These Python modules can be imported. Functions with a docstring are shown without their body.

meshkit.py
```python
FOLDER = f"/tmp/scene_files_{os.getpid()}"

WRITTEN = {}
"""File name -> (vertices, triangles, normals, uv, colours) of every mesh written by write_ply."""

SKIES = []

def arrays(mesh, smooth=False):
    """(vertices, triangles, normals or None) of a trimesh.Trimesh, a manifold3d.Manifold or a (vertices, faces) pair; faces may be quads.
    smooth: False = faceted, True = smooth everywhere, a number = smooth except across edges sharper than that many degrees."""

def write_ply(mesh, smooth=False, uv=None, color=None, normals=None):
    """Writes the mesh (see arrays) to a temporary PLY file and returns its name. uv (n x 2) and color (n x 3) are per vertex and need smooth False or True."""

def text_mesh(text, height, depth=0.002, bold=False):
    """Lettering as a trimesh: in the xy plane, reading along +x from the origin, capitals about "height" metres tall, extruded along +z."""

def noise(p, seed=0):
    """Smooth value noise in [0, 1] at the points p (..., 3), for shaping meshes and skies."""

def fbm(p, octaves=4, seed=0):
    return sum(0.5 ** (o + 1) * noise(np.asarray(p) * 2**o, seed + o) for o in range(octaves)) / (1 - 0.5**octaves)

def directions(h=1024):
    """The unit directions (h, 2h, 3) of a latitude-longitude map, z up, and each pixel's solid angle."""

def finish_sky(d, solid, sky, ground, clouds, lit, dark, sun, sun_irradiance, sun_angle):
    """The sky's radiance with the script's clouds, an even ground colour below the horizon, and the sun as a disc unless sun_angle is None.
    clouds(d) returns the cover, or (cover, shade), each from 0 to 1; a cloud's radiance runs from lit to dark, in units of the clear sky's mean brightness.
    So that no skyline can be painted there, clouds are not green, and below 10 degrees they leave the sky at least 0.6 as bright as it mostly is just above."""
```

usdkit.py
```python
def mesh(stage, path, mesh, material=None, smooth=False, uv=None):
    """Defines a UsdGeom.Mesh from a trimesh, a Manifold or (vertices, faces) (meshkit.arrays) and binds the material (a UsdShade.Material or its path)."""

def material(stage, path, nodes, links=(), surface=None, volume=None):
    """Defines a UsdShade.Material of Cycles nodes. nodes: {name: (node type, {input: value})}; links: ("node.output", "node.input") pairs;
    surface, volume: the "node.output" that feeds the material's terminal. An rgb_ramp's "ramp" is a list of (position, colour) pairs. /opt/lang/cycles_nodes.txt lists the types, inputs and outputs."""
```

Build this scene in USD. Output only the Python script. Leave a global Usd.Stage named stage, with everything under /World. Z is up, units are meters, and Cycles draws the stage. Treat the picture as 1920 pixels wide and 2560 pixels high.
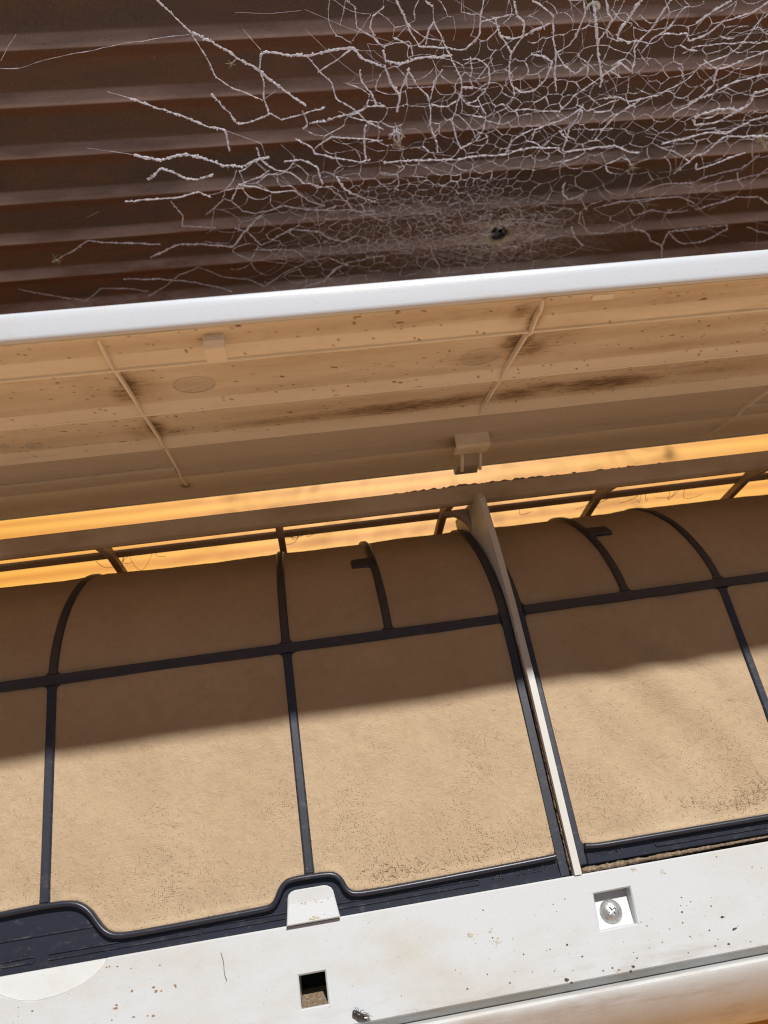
import math, random
import numpy as np, trimesh, manifold3d
import shapely, shapely.geometry as sg, shapely.ops as so
from shapely import affinity
from scipy.spatial import Voronoi
from pxr import Usd, UsdGeom, UsdLux, UsdShade, Gf, Sdf, Vt
import usdkit, meshkit

stage = Usd.Stage.CreateInMemory()
UsdGeom.SetStageUpAxis(stage, UsdGeom.Tokens.z)
UsdGeom.SetStageMetersPerUnit(stage, 1.0)
UsdGeom.Xform.Define(stage, '/World')
UsdGeom.Scope.Define(stage, '/World/Looks')
rng = np.random.default_rng(7)
random.seed(7)
H0 = 1.85                      # height of the lens above the deck; all (x, y, z) below are relative to the lens

# ------------------------------------------------------------------ camera, sky, sun
cam = UsdGeom.Camera.Define(stage, '/World/camera')
R_, U_, B_ = (.98692788, -.04760024, -.15397265), (.11684989, -.4466316, .88705485), (-.11099308, -.89345085, -.4352311)
cam.AddTransformOp().Set(Gf.Matrix4d(*R_, 0, *U_, 0, *B_, 0, 0, 0, H0, 1))
cam.CreateHorizontalApertureAttr(24.0); cam.CreateVerticalApertureAttr(32.0)
cam.CreateFocalLengthAttr(24.0 * 1934 / 1920)
cam.CreateClippingRangeAttr(Gf.Vec2f(.01, 200))
cam.CreateFStopAttr(13.0); cam.CreateFocusDistanceAttr(.345)
cam.CreateExposureAttr(-0.18)

SUN_EL, SUN_AZ = math.radians(36.3), math.radians(12)
sd = np.array([math.sin(SUN_AZ) * math.cos(SUN_EL), -math.cos(SUN_AZ) * math.cos(SUN_EL), math.sin(SUN_EL)])
usdkit.material(stage, '/World/Looks/sky_look', {
    't': ('sky_texture', {'sky_type': 'single_scattering', 'sun_disc': False, 'sun_elevation': SUN_EL,
                          'sun_rotation': math.atan2(sd[0], sd[1]), 'aerosol_density': .12, 'air_density': .28, 'altitude': 2000.}),
    'b': ('background_shader', {'strength': .05})}, [('t.color', 'b.color')], surface='b.background')
dome = UsdLux.DomeLight.Define(stage, '/World/sky')
UsdShade.MaterialBindingAPI.Apply(dome.GetPrim()).Bind(UsdShade.Material.Get(stage, '/World/Looks/sky_look'))
sun = UsdLux.DistantLight.Define(stage, '/World/sun')
sun.CreateIntensityAttr(1.25); sun.CreateNormalizeAttr(True) if hasattr(sun, 'CreateNormalizeAttr') else None
sun.CreateAngleAttr(2.0); sun.CreateColorAttr(Gf.Vec3f(1, .985, .95))
zx = np.cross([0, 0, 1.], sd); zx /= np.linalg.norm(zx); zy = np.cross(sd, zx)
sun.AddTransformOp().Set(Gf.Matrix4d(*zx, 0, *zy, 0, *sd, 0, 0, 0, 0, 1))

# ------------------------------------------------------------------ naming and mesh helpers
used = {}
def numbered(parent, name):
    k = used.get((parent, name), 0); used[(parent, name)] = k + 1
    return name if k == 0 else f'{name}_{k:03d}'
ORIG = {}
def tag(p, label=None, cat=None, group=None, kind=None):
    for k, v in (('label', label), ('category', cat), ('group', group), ('kind', kind)):
        if v: p.SetCustomDataByKey(k, v)
    return p
def thing(name, label, cat, at, group=None, kind=None):
    n = numbered('/World', name); x = UsdGeom.Xform.Define(stage, '/World/' + n)
    at = np.array(at, float); x.AddTranslateOp().Set(Gf.Vec3d(at[0], at[1], at[2] + H0))
    ORIG['/World/' + n] = at
    tag(x.GetPrim(), label, cat, group, kind)
    return '/World/' + n
def arr(m):
    if hasattr(m, 'to_mesh'):
        q = m.to_mesh(); return np.array(q.vert_properties[:, :3], float), np.array(q.tri_verts, int)
    if isinstance(m, (tuple, list)):
        v, f = np.asarray(m[0], float), np.asarray(m[1], int)
        if f.shape[1] == 4: f = np.vstack([f[:, [0, 1, 2]], f[:, [0, 2, 3]]])
        return v, f
    return np.array(m.vertices), np.array(m.faces)
def compact(v, f):
    u, q = np.unique(f, return_inverse=True)
    return v[u], q.reshape(f.shape)
def obj(name, m, look, parent=None, smooth=False, label=None, cat=None, group=None, kind=None, attr=None):
    """One Mesh prim under parent (a path) or under /World; m in lens-relative metres."""
    v, f = arr(m)
    top = parent or '/World'
    path = top + '/' + numbered(top, name)
    root = '/'.join(path.split('/')[:3])
    o = ORIG.get(root)
    if o is None: o = np.array([0, 0, -H0])
    pr = usdkit.mesh(stage, path, (v - o, f), '/World/Looks/' + look, smooth=smooth)
    if attr is not None:
        for k, a in attr.items():
            UsdGeom.PrimvarsAPI(pr).CreatePrimvar(k, Sdf.ValueTypeNames.Color3fArray, 'vertex').Set(Vt.Vec3fArray.FromNumpy(np.repeat(np.asarray(a, np.float32)[:, None], 3, 1)))
    tag(pr.GetPrim(), label, cat, group, kind)
    ORIG.setdefault(path, o)
    return path
def join(ms):
    vs, fs, n = [], [], 0
    for m in ms:
        v, f = arr(m); vs.append(v); fs.append(f + n); n += len(v)
    return np.vstack(vs), np.vstack(fs)
def tri(poly):
    """earcut of a shapely polygon: (n x 2 points, faces)"""
    out, n, vs, fs = [], 0, [], []
    for g in getattr(poly, 'geoms', [poly]):
        if g.geom_type != 'Polygon' or g.area < 1e-13: continue
        v, f = trimesh.creation.triangulate_polygon(g, engine='earcut')
        a = np.cross(v[f[:, 1]] - v[f[:, 0]], v[f[:, 2]] - v[f[:, 0]])
        f = np.where((a > 0)[:, None], f, f[:, ::-1])
        vs.append(v); fs.append(f + n); n += len(v)
    return (np.vstack(vs), np.vstack(fs)) if vs else (np.zeros((0, 2)), np.zeros((0, 3), int))
def rect(x0, z0, x1, z1, r=0):
    p = sg.box(x0, z0, x1, z1)
    return p if not r else p.buffer(-r).buffer(r, quad_segs=5)
def prism_x(yz, x0, x1, xs=None):
    """closed YZ polygon swept along x, with caps"""
    p = np.asarray(yz, float); n = len(p)
    a = np.sum(p[:, 0] * np.roll(p[:, 1], -1) - np.roll(p[:, 0], -1) * p[:, 1])
    if a < 0: p = p[::-1]
    xs = np.array([x0, x1]) if xs is None else np.asarray(xs)
    v = np.vstack([np.column_stack([np.full(n, x), p]) for x in xs]); f = []
    i = np.arange(n); j = (i + 1) % n
    for k in range(len(xs) - 1):
        o = k * n
        f += [np.column_stack([o + i, o + n + i, o + n + j])[:, ::-1], np.column_stack([o + i, o + n + j, o + j])[:, ::-1]]
    c, cf = tri(sg.Polygon(p))
    m = len(v)
    v = np.vstack([v, np.column_stack([np.full(len(c), xs[0]), c]), np.column_stack([np.full(len(c), xs[-1]), c])])
    f += [cf[:, ::-1] + m, cf + m + len(c)]
    return v, np.vstack(f)
def box(x0, x1, y0, y1, z0, z1, b=0.0):
    """box with chamfered edges"""
    if b <= 0:
        m = trimesh.creation.box([x1 - x0, y1 - y0, z1 - z0]); m.apply_translation([(x0 + x1) / 2, (y0 + y1) / 2, (z0 + z1) / 2]); return m
    pts = []
    for sx in (0, 1):
        for sy in (0, 1):
            for sz in (0, 1):
                c = np.array([[x0, x1][sx], [y0, y1][sy], [z0, z1][sz]]); d = np.array([1 - 2 * sx, 1 - 2 * sy, 1 - 2 * sz]) * b
                pts += [c + d * [1, 1, 0], c + d * [1, 0, 1], c + d * [0, 1, 1]]
    return trimesh.convex.convex_hull(np.array(pts))
def tube(path, rad, sides=6, caps=True):
    p = np.asarray(path, float); n = len(p); rad = np.broadcast_to(np.asarray(rad, float), (n,))
    t = np.gradient(p, axis=0); t /= np.maximum(np.linalg.norm(t, axis=1, keepdims=True), 1e-12)
    ref = np.array([0, 0, 1.]) if abs(t[:, 2]).mean() < .8 else np.array([1., 0, 0])
    a = np.cross(t, ref); a /= np.maximum(np.linalg.norm(a, axis=1, keepdims=True), 1e-9); b = np.cross(t, a)
    th = np.arange(sides) * 2 * np.pi / sides
    v = (p[:, None] + rad[:, None, None] * (np.cos(th)[None, :, None] * a[:, None] + np.sin(th)[None, :, None] * b[:, None])).reshape(-1, 3)
    i = np.arange(n - 1)[:, None] * sides; k = np.arange(sides)[None]; k2 = (k + 1) % sides
    f = np.stack([np.stack([i + k, i + k2, i + sides + k2], -1), np.stack([i + k, i + sides + k2, i + sides + k], -1)], 2).reshape(-1, 3)
    if caps:
        m = len(v); v = np.vstack([v, p[:1], p[-1:]]); kk = np.arange(sides)
        f = np.vstack([f, np.column_stack([(kk + 1) % sides, kk, np.full(sides, m)]), np.column_stack([(n - 1) * sides + kk, (n - 1) * sides + (kk + 1) % sides, np.full(sides, m + 1)])])
    return v, f
def resample(p, step):
    p = np.asarray(p, float); d = np.r_[0, np.cumsum(np.linalg.norm(np.diff(p, axis=0), axis=1))]
    n = max(2, int(d[-1] / step) + 1); s = np.linspace(0, d[-1], n)
    return np.column_stack([np.interp(s, d, p[:, k]) for k in range(p.shape[1])])
def round_poly(pts, r):
    """polyline with its corners cut by a few smoothing passes"""
    p = np.asarray(pts, float)
    for _ in range(r):
        q = [p[0]]
        for a, b in zip(p[:-1], p[1:]): q += [a * .75 + b * .25, a * .25 + b * .75]
        p = np.array(q + [p[-1]])
    return p
def grid(P, flip=False):
    """(n, m, 3) points -> (v, f)"""
    n, m = P.shape[:2]; i = np.arange(n * m).reshape(n, m)
    a, b, c, d = i[:-1, :-1].ravel(), i[1:, :-1].ravel(), i[1:, 1:].ravel(), i[:-1, 1:].ravel()
    f = np.vstack([np.column_stack([a, b, c]), np.column_stack([a, c, d])])
    return P.reshape(-1, 3), f[:, ::-1] if flip else f
def plate(poly, y0, y1, b=.0004):
    """a plate in a plane of constant y facing -y: front at y0, back at y1, front edges chamfered by b (inset) ; poly in (x, z)"""
    return bend_plate(poly, lambda x, s, h: np.column_stack([x, y1 - h, s]), y1 - y0, b, None)
def bend_plate(poly, bend, h1, b, cuts):
    """plate over the polygon (x, s), heights 0..h1, bent by bend(x, s, h); cuts: s values at which it is sliced so that it can bend"""
    vs, fs, n = [], [], 0
    def add(v2, h, f):
        nonlocal n
        if len(v2): vs.append(bend(v2[:, 0], v2[:, 1], h)); fs.append(np.asarray(f) + n); n += len(v2)
    for P in getattr(poly, 'geoms', [poly]):
        if P.geom_type != 'Polygon' or P.is_empty: continue
        P = sg.polygon.orient(P)
        I = P.buffer(-b, join_style=2); ring = P.difference(I)
        x0, s0, x1, s1 = P.bounds
        ks = [s0 - 1] + [c for c in (cuts if cuts is not None else []) if s0 < c < s1] + [s1 + 1]
        bl = I.boundary
        for a, c in zip(ks[:-1], ks[1:]):
            band = sg.box(x0 - 1, a, x1 + 1, c)
            for part, inner in ((I, True), (ring, False)):
                v2, f = tri(part.intersection(band))
                if not len(v2): continue
                h = np.full(len(v2), h1) if inner else np.where(shapely.distance(shapely.points(v2), bl) < b * .3, h1, h1 - b)
                add(v2, h, f)
        for rg in [P.exterior] + list(P.interiors):
            c = np.array(rg.coords); q = []
            for p0, p1 in zip(c[:-1], c[1:]):
                q.append(p0)
                ts = sorted((k - p0[1]) / (p1[1] - p0[1]) for k in ks[1:-1] if (p0[1] - k) * (p1[1] - k) < 0) if p0[1] != p1[1] else []
                q += [p0 + (p1 - p0) * t for t in ts]
            q = np.array(q); m = len(q); i = np.arange(m); j = (i + 1) % m
            vv = np.vstack([q, q]); hh = np.r_[np.zeros(m), np.full(m, h1 - b)]
            add(vv, hh, np.vstack([np.column_stack([i, j, m + j]), np.column_stack([i, m + j, m + i])]))
    return np.vstack(vs), np.vstack(fs)
nz = lambda p, seed=0: meshkit.noise(np.asarray(p, float), seed)
fb = lambda p, o=4, seed=0: meshkit.fbm(np.asarray(p, float), o, seed)

# ------------------------------------------------------------------ materials
class G:
    def __init__(s): s.nodes, s.links, s.k = {}, [], 0
    def n(s, kind, out=None, **kw):
        name = f'n{s.k}'; s.k += 1; inp = {}
        for k, v in kw.items():
            if isinstance(v, str) and v.startswith('@'): s.links.append((v[1:], f'{name}.{k}'))
            else: inp[k] = v
        s.nodes[name] = (kind, inp)
        d = {'noise_texture': 'fac', 'math': 'value', 'rgb_ramp': 'color', 'mix_color': 'result', 'geometry': 'position', 'mapping': 'vector', 'bump': 'normal',
             'principled_bsdf': 'BSDF', 'voronoi_texture': 'distance', 'map_range': 'result', 'white_noise_texture': 'value', 'combine_xyz': 'vector', 'attribute': 'fac', 'wave_texture': 'fac',
             'mix_float': 'result', 'mix_closure': 'closure', 'translucent_bsdf': 'BSDF', 'diffuse_bsdf': 'BSDF', 'object_info': 'random', 'separate_xyz': 'x'}
        return '@' + name + '.' + (out or d[kind])
    def m(s, op, a, b=0.0, c=None, clamp=False):
        kw = {'math_type': op, 'value1': a, 'value2': b, 'use_clamp': clamp}
        if c is not None: kw['value3'] = c
        return s.n('math', **kw)
    def pos(s, scale=(1, 1, 1), loc=(0, 0, 0), rot=(0, 0, 0)):
        return s.n('mapping', vector=s.n('geometry'), scale=scale, location=loc, rotation=rot)
    def noise(s, scale, detail=3, rough=.55, st=(1, 1, 1), dist=0.0, loc=(0, 0, 0)):
        return s.n('noise_texture', vector=s.pos(st, loc), scale=scale, detail=detail, roughness=rough, distortion=dist)
    def ramp(s, fac, stops): return s.n('rgb_ramp', fac=fac, ramp=stops)
    def mix(s, fac, a, b, t='mix'): return s.n('mix_color', fac=fac, a=a, b=b, blend_type=t)
    def ms(s, fac, lo, hi): return s.n('map_range', value=fac, from_min=lo, from_max=hi, to_min=0., to_max=1., clamp=True)
    def done(s, name, surf): return usdkit.material(stage, '/World/Looks/' + name, s.nodes, s.links, surface=surf[1:])

def white_plastic(name, base, dust, dust_lo, dust_hi, rough=.38):
    g = G()
    d = g.ms(g.noise(35, 5, .62, (.55, 1, 1)), dust_lo, dust_hi)
    sp = g.ms(g.noise(900, 2, .5), .70, .78)
    col = g.mix(d, base, dust)
    col = g.mix(g.m('multiply', sp, .35), col, (.22, .15, .09))
    low = g.n('map_range', value=g.n('separate_xyz', vector=g.n('geometry'), out='z'), from_min=H0 - .0425, from_max=H0 - .030, to_min=1., to_max=0., clamp=True)
    sm = g.ms(g.noise(130, 5, .65, (.25, 1, 1.4), loc=(4, 4, 4)), .50, .72)
    col = g.mix(g.m('multiply', g.m('multiply', low, sm), .55), col, (.36, .27, .19))
    nb = g.n('bump', height=g.noise(1500, 2, .5), strength=.10, distance=.0005)
    r = g.n('mix_float', fac=d, a=rough, b=.75)
    g.done(name, g.n('principled_bsdf', base_color=col, roughness=r, normal=nb))
white_plastic('white_plastic', (.62, .64, .655), (.52, .48, .41), .47, .82)
white_plastic('louvre_plastic', (.64, .65, .65), (.60, .59, .56), .48, .78)
white_plastic('rim_plastic', (.68, .72, .78), (.58, .52, .43), .56, .80, .28)
white_plastic('clip_plastic', (.90, .86, .80), (.74, .64, .52), .50, .80, .6)
white_plastic('cream_plastic', (.66, .645, .605), (.56, .49, .39), .50, .78)
white_plastic('bar_plastic', (.58, .50, .42), (.42, .33, .24), .42, .70, .6)

def panel_look(name, a, b, c):
    g = G()
    gr = g.n('attribute', attribute='grime', out='fac')
    st = g.noise(60, 5, .65, (.22, 1, 1)); fine = g.noise(420, 4, .6, (.4, 1, 1))
    col = g.mix(g.ms(st, .35, .68), a, b)
    col = g.mix(g.m('multiply', g.ms(fine, .55, .8), .5), col, c)
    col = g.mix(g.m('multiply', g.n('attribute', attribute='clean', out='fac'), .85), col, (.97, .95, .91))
    nn = g.noise(520, 7, .82, (.26, 1, 1), dist=.6)
    k = g.ms(g.m('add', gr, g.m('multiply_add', nn, 2.4, -1.2)), .42, 1.0)
    col = g.mix(g.m('multiply', g.m('multiply', gr, 1.4, clamp=True), .68), col, (.40, .275, .17))
    col = g.mix(g.m('multiply', g.m('multiply', k, g.m('multiply', gr, 2.2, clamp=True)), .85), col, (.10, .058, .030))
    wipe = g.ms(g.noise(85, 6, .75, (.10, 1, 1), dist=.5), .55, .72)
    col = g.mix(g.m('multiply', wipe, .5), col, (.48, .36, .24))
    sp = g.ms(g.noise(520, 2, .5, (.6, 1, 1), loc=(3, 1, 2)), .75, .79)
    col = g.mix(g.m('multiply', sp, .8), col, (.07, .042, .025))
    nb = g.n('bump', height=g.noise(900, 4, .65), strength=.25, distance=.0006)
    g.done(name, g.n('principled_bsdf', base_color=col, roughness=.7, specular_ior_level=.25, normal=nb))
panel_look('panel_inner', (.86, .82, .76), (.70, .62, .52), (.50, .39, .28))
panel_look('panel_hinge', (.64, .61, .58), (.57, .53, .49), (.44, .38, .33))

def black_look(name, dlo, dhi, ro=.34, spec=.5):
    g = G()
    d = g.ms(g.noise(480, 6, .75, (.45, 1, 1)), dlo, dhi)
    sp = g.ms(g.noise(900, 2, .5), .74, .79)
    col = g.mix(g.m('multiply', d, .5), (.021, .023, .036), (.20, .17, .15))
    col = g.mix(g.m('multiply', sp, .5), col, (.36, .32, .28))
    nb = g.n('bump', height=g.noise(1100, 3, .6), strength=.08, distance=.0003)
    g.done(name, g.n('principled_bsdf', base_color=col, roughness=g.n('mix_float', fac=d, a=ro, b=.7), normal=nb, specular_ior_level=spec))
black_look('black_plastic', .56, .90)
black_look('rib_plastic', .54, .90, .42, .8)
black_look('dusty_black', .46, .74)

# dust clogged mesh: fine weave, pin holes where the dust is thin, hairy relief
g = G()
geo = g.n('geometry'); sx = g.n('separate_xyz', vector=geo, out='x'); sz = sx[:-1] + 'z'
PX, PZ = .00078, .00082
fx, fz = g.m('divide', sx, PX), g.m('divide', sz, PZ)
cell = g.n('combine_xyz', x=g.m('floor', fx), y=g.m('floor', fz), z=0.)
rnd = g.n('white_noise_texture', vector=cell)
dx, dz = g.m('subtract', g.m('fraction', fx), .5), g.m('subtract', g.m('fraction', fz), .5)
dist = g.m('sqrt', g.m('add', g.m('multiply', dx, dx), g.m('multiply', dz, dz)))
zone = g.noise(38, 4, .6)
low = g.n('map_range', value=sz, from_min=H0 - .0, from_max=H0 + .06, to_min=.17, to_max=.0, clamp=True)
patch = g.m('multiply', g.ms(g.m('add', zone, low), .55, .84), g.n('map_range', value=sz, from_min=H0 + .065, from_max=H0 + .095, to_min=1., to_max=.15, clamp=True))
thr = g.m('multiply', patch, .46)
ison = g.m('less_than', rnd, thr)
hole = g.m('multiply', g.m('less_than', dist, g.m('multiply_add', rnd, .22, .18)), ison)
big = g.noise(22, 4, .6); mid = g.noise(240, 4, .65)
col = g.mix(g.ms(big, .3, .7), (.590, .445, .296), (.515, .375, .238))
col = g.mix(g.m('multiply', g.ms(mid, .45, .75), .45), col, (.45, .325, .205))
col = g.mix(g.m('multiply', hole, .85), col, (.10, .065, .04))
weave = g.m('multiply', g.m('absolute', dz), g.ms(g.noise(30, 3, .5, loc=(5, 5, 5)), .50, .72))
fuzz = g.noise(1250, 5, .75, (1, 1, .6), dist=1.2); clump = g.noise(330, 4, .65)
hgt = g.m('add', g.m('add', g.m('multiply', fuzz, 1.0), g.m('multiply', clump, 1.1)), g.m('multiply', weave, .28))
hgt = g.m('subtract', hgt, g.m('multiply', hole, .8))
nb = g.n('bump', height=hgt, strength=.75, distance=.0007)
g.done('clogged_mesh', g.n('principled_bsdf', base_color=col, roughness=.95, specular_ior_level=.1, normal=nb))

g = G()   # grey brown dust lint
col = g.mix(g.ms(g.noise(300, 3, .6), .3, .7), (.50, .385, .265), (.60, .465, .33))
g.done('lint', g.n('principled_bsdf', base_color=col, roughness=1., specular_ior_level=.05))

g = G()
nb = g.n('bump', height=g.noise(1400, 4, .7), strength=.8, distance=.0008)
g.done('packed_lint', g.n('principled_bsdf', base_color=g.mix(g.ms(g.noise(900, 4, .65), .35, .68), (.15, .105, .07), (.42, .32, .22)), roughness=1., specular_ior_level=.05, normal=nb))
# pine
def pine(name, seed):
    g = G()
    d = g.noise(3.2, 3, .5, (.5, 1, 3), loc=(seed, 2, seed * 2))
    w = g.n('wave_texture', vector=g.pos((.55, 1, 9), (seed, 0, seed), (0, .05, 0)), bands_direction='z', scale=3.2, distortion=3.2, detail=4., detail_scale=1.6, detail_roughness=.6)
    f = g.noise(70, 4, .6, (.03, 1, 1.2))
    col = g.mix(g.m('multiply', w, .85), (.84, .41, .05), (.62, .235, .018))
    col = g.mix(g.m('multiply', g.ms(d, .35, .7), .35), col, (.84, .44, .08))
    col = g.mix(g.m('multiply', g.ms(f, .5, .8), .35), col, (.45, .22, .06))
    nb = g.n('bump', height=f, strength=.15, distance=.0008)
    g.done(name, g.n('principled_bsdf', base_color=col, roughness=.5, normal=nb))
for k in range(3): pine('pine_%s' % ['pale', 'amber', 'knotty'][k], 1.7 * k)
g = G()
f = g.noise(9, 5, .6, (.08, 1, 1))
g.done('added_soil', g.n('principled_bsdf', base_color=g.ramp(g.noise(3, 5, .6), [(.3, (.035, .03, .022)), (.7, (.07, .055, .04))]), roughness=.95))
g = G()
f = g.noise(9, 5, .6, (.08, 1, 1))
g.done('deck_wood', g.n('principled_bsdf', base_color=g.ramp(f, [(.3, (.54, .325, .165)), (.7, (.64, .40, .21))]), roughness=.7))

# rust brown painted sheet iron
g = G()
a = g.noise(9, 5, .62, (.35, 1, 1)); b = g.noise(55, 5, .65, (.3, 1, 1)); fine = g.noise(700, 3, .6)
col = g.mix(g.ms(a, .40, .66), (.068, .048, .041), (.128, .060, .030))
col = g.mix(g.m('multiply', g.ms(b, .5, .72), .6), col, (.150, .062, .028))
col = g.mix(g.m('multiply', g.ms(fine, .6, .8), .35), col, (.17, .125, .105))
col = g.mix(g.m('multiply', g.n('attribute', attribute='lit_flank', out='fac'), .88), col, (.46, .34, .31))  # pale tone painted on the flanks as if they caught light
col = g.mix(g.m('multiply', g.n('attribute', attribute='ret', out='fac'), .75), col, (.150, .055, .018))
sp = g.ms(g.noise(260, 2, .5, loc=(2, 7, 1)), .75, .79)
col = g.mix(g.m('multiply', sp, .5), col, (.34, .28, .24))
pat = g.ms(g.noise(5.5, 4, .6, (.6, 1, 1), loc=(9, 3, 1)), .48, .66)
col = g.mix(g.m('multiply', pat, g.m('multiply', g.ms(g.noise(120, 5, .7, (.4, 1, 1)), .38, .66), .7)), col, (.21, .068, .028))
grit = g.noise(1100, 4, .7)
col = g.mix(g.m('multiply', g.ms(grit, .54, .72), .40), col, (.26, .20, .175))
col = g.mix(g.m('multiply', g.ms(grit, .46, .30), .5), col, (.018, .012, .010))
nb = g.n('bump', height=g.m('add', g.m('add', fine, g.m('multiply', grit, .8)), g.m('multiply', b, .6)), strength=.5, distance=.0012)
g.done('rusty_iron', g.n('principled_bsdf', base_color=col, roughness=.62, specular_ior_level=.4, normal=nb))

g = G()   # dusty cobweb thread
c = g.mix(g.ms(g.noise(400, 3, .6), .35, .7), (.90, .88, .95), (.72, .66, .66))
d1 = g.n('diffuse_bsdf', color=c); t1 = g.n('translucent_bsdf', color=c)
g.done('cobweb_silk', g.n('mix_closure', fac=.35, closure1=d1, closure2=t1))
g = G()
c = g.mix(g.ms(g.noise(160, 4, .6), .35, .7), (.62, .57, .57), (.36, .29, .25))
d1 = g.n('diffuse_bsdf', color=c); tr = g.n('transparent_bsdf', 'BSDF')
vo = g.n('voronoi_texture', vector=g.pos((1, 1.5, .3)), feature='distance_to_edge', scale=150.) 
thread = g.ms(vo, .14, .02)
k = g.m('multiply', g.n('attribute', attribute='veil', out='fac'), g.m('multiply_add', thread, .55, g.m('multiply', g.ms(g.noise(120, 5, .7, (.6, 1.4, 1)), .35, .7), .6)), clamp=True)
g.done('silk_veil', g.n('mix_closure', fac=k, closure1=tr, closure2=d1))
g = G()
c = g.mix(g.ms(g.noise(500, 3, .6), .35, .7), (.50, .42, .30), (.24, .17, .11))
g.done('cobweb_debris', g.n('principled_bsdf', base_color=c, roughness=1., specular_ior_level=.05))
g = G()
nb = g.n('bump', height=g.noise(1800, 3, .6), strength=.35, distance=.0004)
c = g.mix(g.ms(g.noise(700, 4, .6), .5, .75), (.62, .63, .62), (.36, .33, .28))
g.done('zinc', g.n('principled_bsdf', base_color=c, metallic=.75, roughness=.40, normal=nb))
g = G(); g.done('recess_shade', g.n('principled_bsdf', base_color=(.012, .011, .011), roughness=.8))  # near-black colour stands for the shade deep inside the hole and web tube
g = G(); g.done('insect_body', g.n('principled_bsdf', base_color=(.045, .035, .03), roughness=.35))
g = G(); g.done('insect_wing', g.n('principled_bsdf', base_color=(.30, .26, .22), roughness=.2, specular_ior_level=.8, alpha=.75))
g = G(); g.done('dirt_dark', g.n('principled_bsdf', base_color=(.075, .055, .044), roughness=.8))
g = G(); g.done('dirt_brown', g.n('principled_bsdf', base_color=(.30, .17, .09), roughness=.8))
g = G(); g.done('stain_tan', g.n('principled_bsdf', base_color=(.47, .38, .26), roughness=.8))
g = G(); g.done('coil_metal', g.n('principled_bsdf', base_color=(.10, .09, .08), roughness=.6))

# ------------------------------------------------------------------ setting: deck, pine wall, ribbed iron ceiling
P = []
obj('floor', box(-3.5, 3.5, -2.0, 1.2, -H0 - .12, -H0), 'deck_wood', label='unseen warm timber deck, sized for its bounce under the air conditioner', kind='structure')  # out of view; its width is cut so the bounce favours undersides
obj('ground', box(-60, 60, -60, 60, -H0 - .40, -H0 - .35), 'added_soil', label='unseen dark ground added to limit bounce beyond the deck', kind='structure')  # added out of view, dark so that little light bounces onto the filters
wall = thing('wall', 'golden pine board wall behind the air conditioner', None, (0, .526, -H0), kind='structure')
obj('backing', box(-1.3, 1.7, .5465, .570, -H0, .4978), 'pine_amber', wall)
z, k = -H0 + .002, 0
while z < .46:
    top = z + .118 if z < .4 else .498
    obj('plank', box(-1.3, 1.7, .526, .546, z, top, .0025), 'pine_' + ['pale', 'knotty', 'amber'][k % 3], wall)
    z += .1205; k += 1

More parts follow.
